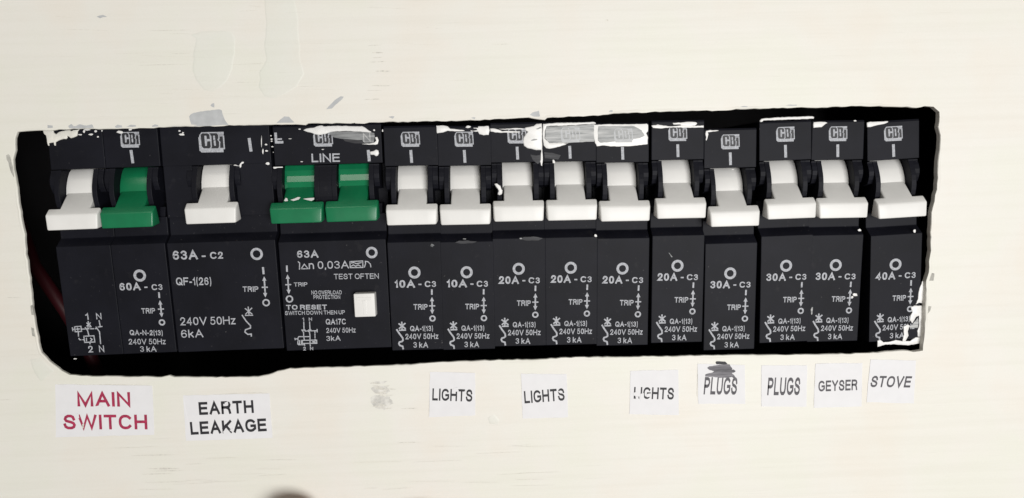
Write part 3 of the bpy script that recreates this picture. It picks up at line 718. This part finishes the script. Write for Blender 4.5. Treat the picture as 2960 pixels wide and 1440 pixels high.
for u, v, a, b in ((165,375,2,2),(180,445,3,2.4),(180,490,2.8,2),(195,603,3.6,1.9),(560,440,5,1.2),(1240,660,4,1.4),(800,912,4,1.4),(2300,262,3.5,3),(2475,270,2,4),(215,718,1.6,1.2),(760,240,4,2)): dot(rcd, PR, *ZR(u, v), a, b)
spill(rcd, PR, [ZR(*p) for p in ((835,260),(900,225),(1060,205),(1150,170),(1230,165),(1260,185),(1450,168),(1700,172),(2050,180),(2120,210),(2180,260),(2250,300),(2200,310),(2060,300),(1800,280),(1500,290),(1390,298),(1300,340),(1180,358),(1080,350),(1030,325),(930,300))], h=.16, inset=.15)
spill(rcd, PR, [ZR(*p) for p in ((1400,300),(1800,290),(2150,300),(2300,320),(2315,400),(2290,520),(2100,520),(2050,470),(1800,450),(1600,440),(1450,400),(1380,330))], 'smear2', h=.02, inset=.1, up=.04, step=.8)
spill(rcd, PR, [ZR(*p) for p in ((1650,445),(1900,455),(2060,480),(2090,530),(1900,540),(1700,500))], 'haze', h=.02, inset=.1, up=.04, step=.8)
T(rcd, PR, 'neutral_print', M['smear'], [('N', *ZR(2075, 505), *ZR(2235, 500), 26, .03)], 'u').location.y = -.14*S
spill(rcd, PR, [ZR(*p) for p in ((2320,405),(2370,400),(2390,470),(2375,545),(2330,562),(2180,560),(2050,552),(2060,538),(2200,535),(2300,520),(2340,480))], h=.1, inset=.08)
spill(rcd, PR, [ZR(*p) for p in ((2215,705),(2290,690),(2340,662),(2390,680),(2400,740),(2380,790),(2340,800),(2300,775),(2230,770))], h=.22, inset=.2)
spill(rcd, PR, [ZMu(*p) for p in ((985,545),(1065,543),(1068,551),(1020,553),(1000,560),(987,558))], h=.05, inset=.05, step=9)
ZX = zz(1420, 320, 480/2576)
ZS, ZT, ZU = zz(1080, 300, K), zz(1660, 300, K), zz(2160, 280, K)
ZTl, ZUl, ZSl = zz(1660, 680, K), zz(2160, 660, K), zz(1080, 680, K)
R10b, Pb = roots['10b'], POSE['10b']
spill(R10b, Pb, [ZS(*p) for p in ((540,190),(600,188),(640,195),(660,215),(780,228),(785,236),(700,238),(640,235),(600,248),(545,255))], h=.14)
spill(R10b, Pb, [ZS(*p) for p in ((900,195),(990,192),(1000,230),(992,268),(950,272),(912,262),(900,242),(840,240),(835,230),(895,228),(885,216),(860,214),(862,208),(900,208))], h=.14)
dot(R10b, Pb, *ZS(818, 200), 8, 3.5)
R, P = roots['20a'], POSE['20a']
spill(R, P, [ZS(*p) for p in ((1005,215),(1030,212),(1080,225),(1110,236),(1180,234),(1265,240),(1262,249),(1180,250),(1100,250),(1050,248),(1010,240))], h=.12)
spill(R, P, [ZS(*p) for p in ((1080,218),(1200,212),(1230,208),(1290,214),(1290,221),(1200,222),(1100,223))], h=.06, inset=.05)
spill(R, P, [ZX(*p) for p in ((525,265),(600,250),(660,240),(700,205),(780,200),(790,300),(790,520),(788,612),(700,612),(620,595),(560,580),(510,545),(490,480),(500,420),(540,360),(570,330),(520,300))], 'paint', h=.2, inset=.25)
spill(R, P, [ZX(*p) for p in ((690,290),(760,250),(780,270),(720,295))], 'smear', h=.02, inset=.05, up=.27)
spill(R, P, [ZX(*p) for p in ((610,460),(660,435),(720,440),(700,460),(640,470))], 'smear', h=.02, inset=.05, up=.27)
spill(R, P, [ZX(*p) for p in ((775,600),(790,600),(800,700),(795,800),(790,860),(770,850),(760,790),(770,700))], h=.08, inset=.06)
spill(R, P, [ZX(*p) for p in ((600,680),(700,690),(770,680),(765,800),(720,830),(640,770))], 'haze', h=.01, inset=.1, step=.7)
spill(R, P, [ZS(*p) for p in ((1040,688),(1065,686),(1095,705),(1112,745),(1108,780),(1085,790),(1068,780),(1075,750),(1055,715))], h=.5, inset=.2, up=.9)
spill(roots['20b'], POSE['20b'], [ZX(*p) for p in ((802,205),(1000,190),(1300,184),(1590,176),(1620,190),(1620,205),(1400,218),(1100,235),(860,240),(835,300),(830,430),(900,500),(1200,500),(1150,530),(1000,575),(900,595),(850,585),(815,540),(798,400))], h=.14, inset=.12)
spill(roots['20b'], POSE['20b'], [ZX(*p) for p in ((840,245),(1100,240),(1400,222),(1600,210),(1598,340),(1600,480),(1350,490),(1200,500),(900,500),(835,430))], 'smear', h=.03, inset=.1, up=.04)
logo(roots['20b'], (1620, 368, 1678, 412), POSE['20b'], True).location.y = -.08*S
spill(roots['20b'], POSE['20b'], [ZX(*p) for p in ((950,765),(975,760),(995,800),(985,818),(955,815))], h=.12)
spill(roots['20b'], POSE['20b'], [ZX(*p) for p in ((820,640),(950,650),(1080,690),(1040,760),(950,750),(830,740))], 'haze', h=.01, inset=.1, step=.7)
R, P = roots['20c'], POSE['20c']
spill(R, P, [ZX(*p) for p in ((1590,215),(1640,220),(1800,212),(2100,212),(2410,203),(2435,220),(2430,320),(2405,350),(2430,420),(2425,520),(2200,548),(2000,555),(1850,555),(1720,540),(1640,552),(1610,500),(1590,400))], h=.05, inset=.1)
spill(R, P, [ZX(*p) for p in ((1660,240),(1900,238),(2200,235),(2330,300),(2380,390),(2300,430),(2050,462),(1850,488),(1690,500),(1655,470),(1650,320))], 'smear', h=.03, inset=.12, up=.11)
logo(R, (1773.5, 371, 1830, 412), P, True).location.y = -.15*S
dot(R, P, *ZT(183, 1137), 5, 4, 'l')
R, P = roots['20d'], POSE['20d']
spill(R, P, [ZT(*p) for p in ((665,190),(720,180),(770,188),(830,195),(920,188),(1000,192),(1115,188),(1115,206),(1000,208),(900,205),(820,205),(740,215),(680,208))], h=.08, inset=.07)
spill(R, P, [ZT(*p) for p in ((848,165),(930,162),(980,155),(1050,160),(1060,172),(1040,190),(980,196),(920,188),(915,180),(855,180))], h=.1, inset=.08)
spill(R, P, [ZTl(*p) for p in ((812,150),(822,152),(848,188),(838,192))], 'smear2', 'l', .03, .03, 9)
R, P = roots['30a'], POSE['30a']
spill(R, P, [ZT(*p) for p in ((1135,235),(1170,228),(1240,230),(1245,234),(1180,242),(1150,246),(1155,262),(1148,300),(1140,318),(1132,312),(1138,290),(1130,262))], h=.1, inset=.06)
dot(R, P, *ZT(1367, 568), 4, 1.5)
R, P = roots['30b'], POSE['30b']
spill(R, P, [ZU(*p) for p in ((105,205),(120,188),(250,178),(400,172),(560,166),(575,175),(570,190),(400,196),(200,203),(140,205),(128,216),(108,218))], h=.22, inset=.15)
spill(R, P, [ZUl(*p) for p in ((548,700),(556,680),(566,680),(560,740),(550,745))], 'smear', 'l', .03, .03, 9)
R, P = roots['30c'], POSE['30c']
spill(R, P, [ZU(*p) for p in ((572,220),(620,214),(670,216),(690,224),(660,245),(640,262),(572,268),(566,240))], h=.15)
dot(R, P, *ZU(928, 207), 5, 2); dot(R, P, *ZU(968, 1150), 5, 4, 'l'); dot(R, P, *ZUl(928, 572), 8, 5, 'l'); dot(R, P, *ZUl(905, 592), 4, 3, 'l')
R, P = roots['40'], POSE['40']
spill(R, P, [ZU(*p) for p in ((1030,222),(1060,216),(1140,215),(1210,210),(1215,218),(1180,235),(1120,245),(1060,262),(1032,262))], h=.15)
dot(R, P, *ZU(1442, 1158), 4, 6, 'l')
ZW = zz(2560, 660, 200/626)
spill(R, P, [ZW(*p) for p in ((332,475),(340,480),(342,620),(330,680),(300,672),(270,690),(290,640),(300,560))], 'paint', 'l', .1, .08, .4)
spill(R, P, [ZW(*p) for p in ((225,715),(260,700),(325,700),(332,760),(328,960),(318,985),(290,980),(285,930),(300,880),(300,790),(275,800),(240,860),(215,830),(222,790),(240,760))], 'paint', 'l', .12, .08, .4)
spill(R, P, [ZW(*p) for p in ((160,890),(200,870),(215,880),(200,930),(205,970),(175,1030),(150,1020),(165,960))], 'paint', 'l', .08, .06, .4)
spill(R, P, [ZW(*p) for p in ((240,870),(290,810),(298,860),(290,900),(215,905),(215,885))], 'smear', 'l', .03, .06, .6)
spill(R, P, [ZW(*p) for p in ((-75,1018),(-50,1010),(-20,1030),(40,1025),(90,1010),(150,1022),(220,1020),(270,985),(320,985),(322,1040),(200,1058),(80,1050),(0,1052),(-75,1072))], 'paint', 'l', .12, .1, .4)
# dust wiped over the steps of the lower blocks
for key, box in (('10b', (700, 45, 890, 75)), ('20a', (1255, 10, 1460, 50)), ('10a', (485, 75, 525, 100))):
    P = POSE[key]; a = [ZSl(box[0]+(box[2]-box[0])*t, box[1]+(box[3]-box[1])*s) for t, s in ((0, .6), (.2, .1), (.6, 0), (1, .4), (.8, .9), (.3, 1))]
    spill(roots[key], P, a, 'haze', 'l', .015, .1, .7)
dot(roots['10b'], Pb, *ZSl(785, 32), 5, 1.5, 'l', 'smear'); dot(roots['10a'], POSE['10a'], *ZSl(505, 88), 6, 4.5, 'l', 'smear2'); dot(roots['20a'], POSE['20a'], *ZSl(1268, 28), 4, 2.5, 'l', 'smear')

# ------------------------------------------------------------------ paper labels
def paper(label, corners, mat, items, flecks=(), extra=None, tears=0):
    pts = [at(x, y, PY) for x, y in corners]
    cx = sum(p[0] for p in pts)/4; cz = sum(p[1] for p in pts)/4
    root = empty('paper_label', (cx, PY, cz)); tag(root, label, 'label', 'paper labels under the cut-out')
    L = [(x-cx, z-cz) for x, z in pts]
    bm = pbm(); P = rough(L, 1.4, .07, rp); fl = lambda z: 0.0
    o_ = [V(bm, x, .01, z) for x, z in P]; t_ = [V(bm, x, -.08+rp.uniform(-.03, .01), z) for x, z in P]
    n = len(P)
    for k in range(n): bm.faces.new((o_[k], o_[(k+1) % n], t_[(k+1) % n], t_[k]))
    f = bm.faces.new(t_); bmesh.ops.triangulate(bm, faces=[f])
    build('paper', bm, M['label'], root)
    def lc(x, y): a = at(x, y, PY); return a[0]-cx, a[1]-cz
    bm = pbm()
    for s, x0, y0, x1, y1, cap, bold, sl in items:
        bold += .045
        a, b, c = lc(x0, y0), lc(x1, y1), lc(x0, y0-cap); text(bm, s, a, b, c[1]-a[1], fl, .13, bold, sl)
    build('lettering', bm, M[mat], root, 'flat')
    for pts_, m in flecks:
        bm = pbm(); flat_poly(bm, rough([lc(*p) for p in pts_], .5, .05, rp), fl, .15); build('fleck', bm, M[m], root)
    return root, lc
ZB1 = zz(0, 1020, 1200/2576); ZB2 = zz(1160, 1020, 1600/2576)
paper('large paper label reading MAIN SWITCH in crimson letters', [(160,1111),(441,1115),(446,1256),(162,1264)], 'red',
      [('MAIN', *ZB1(483, 332), *ZB1(812, 333), 42, 0.0, 0), ('SWITCH', *ZB1(398, 474), *ZB1(917, 474), 42.5, 0.0, 0)],
      [([ZB1(*p) for p in ((476,376),(490,378),(494,405),(482,402))], 'label'), ([ZB1(*p) for p in ((600,330),(628,322),(640,336),(610,340))], 'label'), ([ZB1(*p) for p in ((512,440),(524,442),(520,468),(512,466))], 'scuff_and_shade')])
paper('paper label reading EARTH LEAKAGE in black', [(530,1143),(779,1137),(788,1266),(538,1274)], 'ink',
      [('EARTH', *ZB1(1238, 385), *ZB1(1577, 372), 37, .012, 0), ('LEAKAGE', *ZB1(1186, 508), *ZB1(1657, 485), 37, .012, 0)],
      [([ZB1(*p) for p in ((1385,490),(1400,470),(1412,500),(1395,506))], 'label'), ([ZB1(*p) for p in ((1425,478),(1450,465),(1445,492))], 'label'), ([ZB1(*p) for p in ((1395,310),(1415,300),(1418,318),(1400,322))], 'label')])
paper('paper label reading LIGHTS below the two 10A breakers', [(1243,1075),(1374,1078),(1374,1201),(1241,1206)], 'ink',
      [('LIGHTS', *ZB2(144, 221), *ZB2(330, 227), 35, .0, 0)], [([ZB2(*p) for p in ((240,165),(262,160),(268,178),(244,182))], 'label'), ([ZB2(*p) for p in ((293,178),(302,176),(300,192))], 'label')])
paper('paper label reading LIGHTS, text rising to the right, below the blobbed 20A breaker', [(1506,1080),(1638,1081),(1642,1206),(1511,1210)], 'ink',
      [('LIGHTS', *ZB2(574, 235), *ZB2(761, 221), 35.5, .0, 0)], [([ZB2(*p) for p in ((728,180),(742,174),(744,190))], 'label')])
paper('worn paper label reading LIGHTS with chipped first letters', [(1822,1072),(1960,1069),(1962,1200),(1820,1197)], 'ink',
      [('LIGHTS', *ZB2(1081, 213), *ZB2(1267, 217), 34, .0, 0)],
      [([ZB2(*p) for p in ((1078,186),(1095,180),(1098,200),(1080,198))], 'label'), ([ZB2(*p) for p in ((1112,190),(1128,186),(1130,220),(1110,220))], 'label'), ([ZB2(*p) for p in ((1140,192),(1160,188),(1162,204),(1142,206))], 'label'), ([ZB2(*p) for p in ((1090,204),(1102,202),(1104,214),(1092,216))], 'label')])
ZP = zz(1960, 1030, 220/1838)
r_, lc = paper('paper label reading PLUGS under a dark felt pen scribble', [(2016,1051),(2152,1055),(2154,1167),(2018,1167)], 'inkgrey',
      [('PLUGS', *ZP(612, 918), *ZP(1405, 925), 50, .0, .04)])
for k, pts in enumerate([((905,150),(930,122),(1050,125),(1140,128),(1190,180),(1150,200),(1040,190),(930,195)),
      ((700,275),(760,240),(900,222),(1000,200),(1240,195),(1270,240),(1310,290),(1280,330),(1100,350),(900,365),(760,330)),
      ((655,440),(720,415),(830,390),(900,340),(1100,325),(1270,310),(1340,320),(1390,355),(1350,385),(1290,400),(1350,450),(1390,520),(1400,575),(1350,540),(1300,500),(1180,520),(1000,515),(820,490),(660,490))]):
    bm = pbm(); flat_poly(bm, rough([lc(*ZP(*p)) for p in pts], .35, .05, rp), lambda z: 0.0, .15+.01*k); build('scribble', bm, M['marker' if k else 'ink'], r_)
paper('clean paper label reading PLUGS in tall narrow letters', [(2201,1056),(2333,1056),(2331,1175),(2200,1175)], 'inkgrey', [('PLUGS', *ZB2(1702, 197), *ZB2(1852, 196), 51, .0, .03)])
paper('paper label reading GEYSER in grey', [(2357,1051),(2493,1049),(2490,1175),(2352,1179)], 'inkgrey', [('GEYSER', *ZB2(1940, 180), *ZB2(2121, 173), 31, .0, 0)])
r_, lc = paper('paper label reading STOVE in slanting grey letters on a tilted sheet', [(2516,1039),(2647,1042),(2641,1166),(2504,1163)], 'inkgrey', [('STOVE', *ZB2(2180, 159), *ZB2(2366, 161), 32.5, .0, .12)])
# ------------------------------------------------------------------ red cable in the dark at the lower left
cu = bpy.data.curves.new('cable', 'CURVE'); cu.dimensions = '3D'; sp = cu.splines.new('POLY')
cy = (26, 18, 15, 16, 18, 30)
cp = [at(x, y, d) for (x, y), d in zip(((55, 640), (100, 770), (190, 900), (250, 1000), (285, 1085), (310, 1200)), cy)]
sp.points.add(len(cp)-1)
for k, (x, z) in enumerate(cp): sp.points[k].co = (x*S, cy[k]*S, z*S, 1)
cu.bevel_depth = 1.7*S; cu.bevel_resolution = 4
co = bpy.data.objects.new('cable_curve', cu); C.objects.link(co)
dg = bpy.context.evaluated_depsgraph_get(); dg.update(); me = bpy.data.meshes.new_from_object(co.evaluated_get(dg)); bpy.data.objects.remove(co)
me.materials.clear(); me.materials.append(M['cable']); me.shade_smooth()
cb_ = bpy.data.objects.new('red_cable', me); C.objects.link(cb_); tag(cb_, 'dark red cable crossing the gap at the lower left of the cut-out', 'cable')
#HAND
def hand():
    root = empty('person', (-40, -40, -190))
    tag(root, 'hand reaching up in front of the panel, two fingertips just entering the bottom edge', 'person')
    x1, z1 = at(852, 1434, -7.0); x2, z2 = at(1216, 1472, -7.0)
    J = {}; 
    pts = [((x1+18, -62, z1-150), 24), ((x1+14, -54, z1-120), 21), ((x1+6, -46, z1-88), 13)]
    verts = []; rad = []; edges = []
    def add(p, r): verts.append(Vector(p)*S); rad.append(r*S); return len(verts)-1
    elbow = add((x1+30, -110, z1-260), 30); wrist = add((x1+20, -70, z1-165), 22); palm = add((x1+12, -56, z1-120), 23); edges += [(wrist, palm), (wrist, elbow)]
    for dx, tip, mid, kn in ((0, (x1, -7.6, z1), (x1-2, -12, z1-26), (x1+2, -44, z1-80)),
                             (1, (x1-17, -22, z1-22), (x1-18, -34, z1-48), (x1-12, -50, z1-84)),
                             (2, (x1-32, -26, z1-34), (x1-33, -40, z1-60), (x1-27, -54, z1-90)),
                             (3, (x1-46, -30, z1-58), (x1-46, -44, z1-78), (x1-40, -58, z1-102))):
        r = (8.0, 8.3, 7.8, 6.8)[dx]
        k = add(kn, r+2.2); m2 = add(tuple((a*.5+b*.5) for a, b in zip(mid, kn)), r+.9); m = add(mid, r+.3); t = add(tip, r)
        edges += [(palm, k), (k, m2), (m2, m), (m, t)]
    b = add((x2+2, -52, z2-84), 12); m = add((x2+7, -18, z2-48), 9.5); m2 = add((x2+3, -10.5, z2-22), 8.8); t = add((x2, -7.6, z2), 8.0)
    edges += [(palm, b), (b, m), (m, m2), (m2, t)]
    me = bpy.data.meshes.new('hand'); me.from_pydata(verts, edges, []); o = bpy.data.objects.new('hand', me); C.objects.link(o)
    o.modifiers.new('s', 'SKIN')
    for v, r in zip(me.skin_vertices[0].data, rad): v.radius = (r, r*.92)
    me.skin_vertices[0].data[wrist].use_root = True
    sd = o.modifiers.new('d', 'SUBSURF'); sd.levels = 2; sd.render_levels = 2
    dg = bpy.context.evaluated_depsgraph_get(); dg.update(); m3 = bpy.data.meshes.new_from_object(o.evaluated_get(dg)); bpy.data.objects.remove(o)
    m3.materials.clear(); m3.materials.append(M['skin']); m3.shade_smooth()
    h = bpy.data.objects.new('hand', m3); C.objects.link(h); h.parent = root
    h.location = (.040, .040, .190)
    return h
hand()
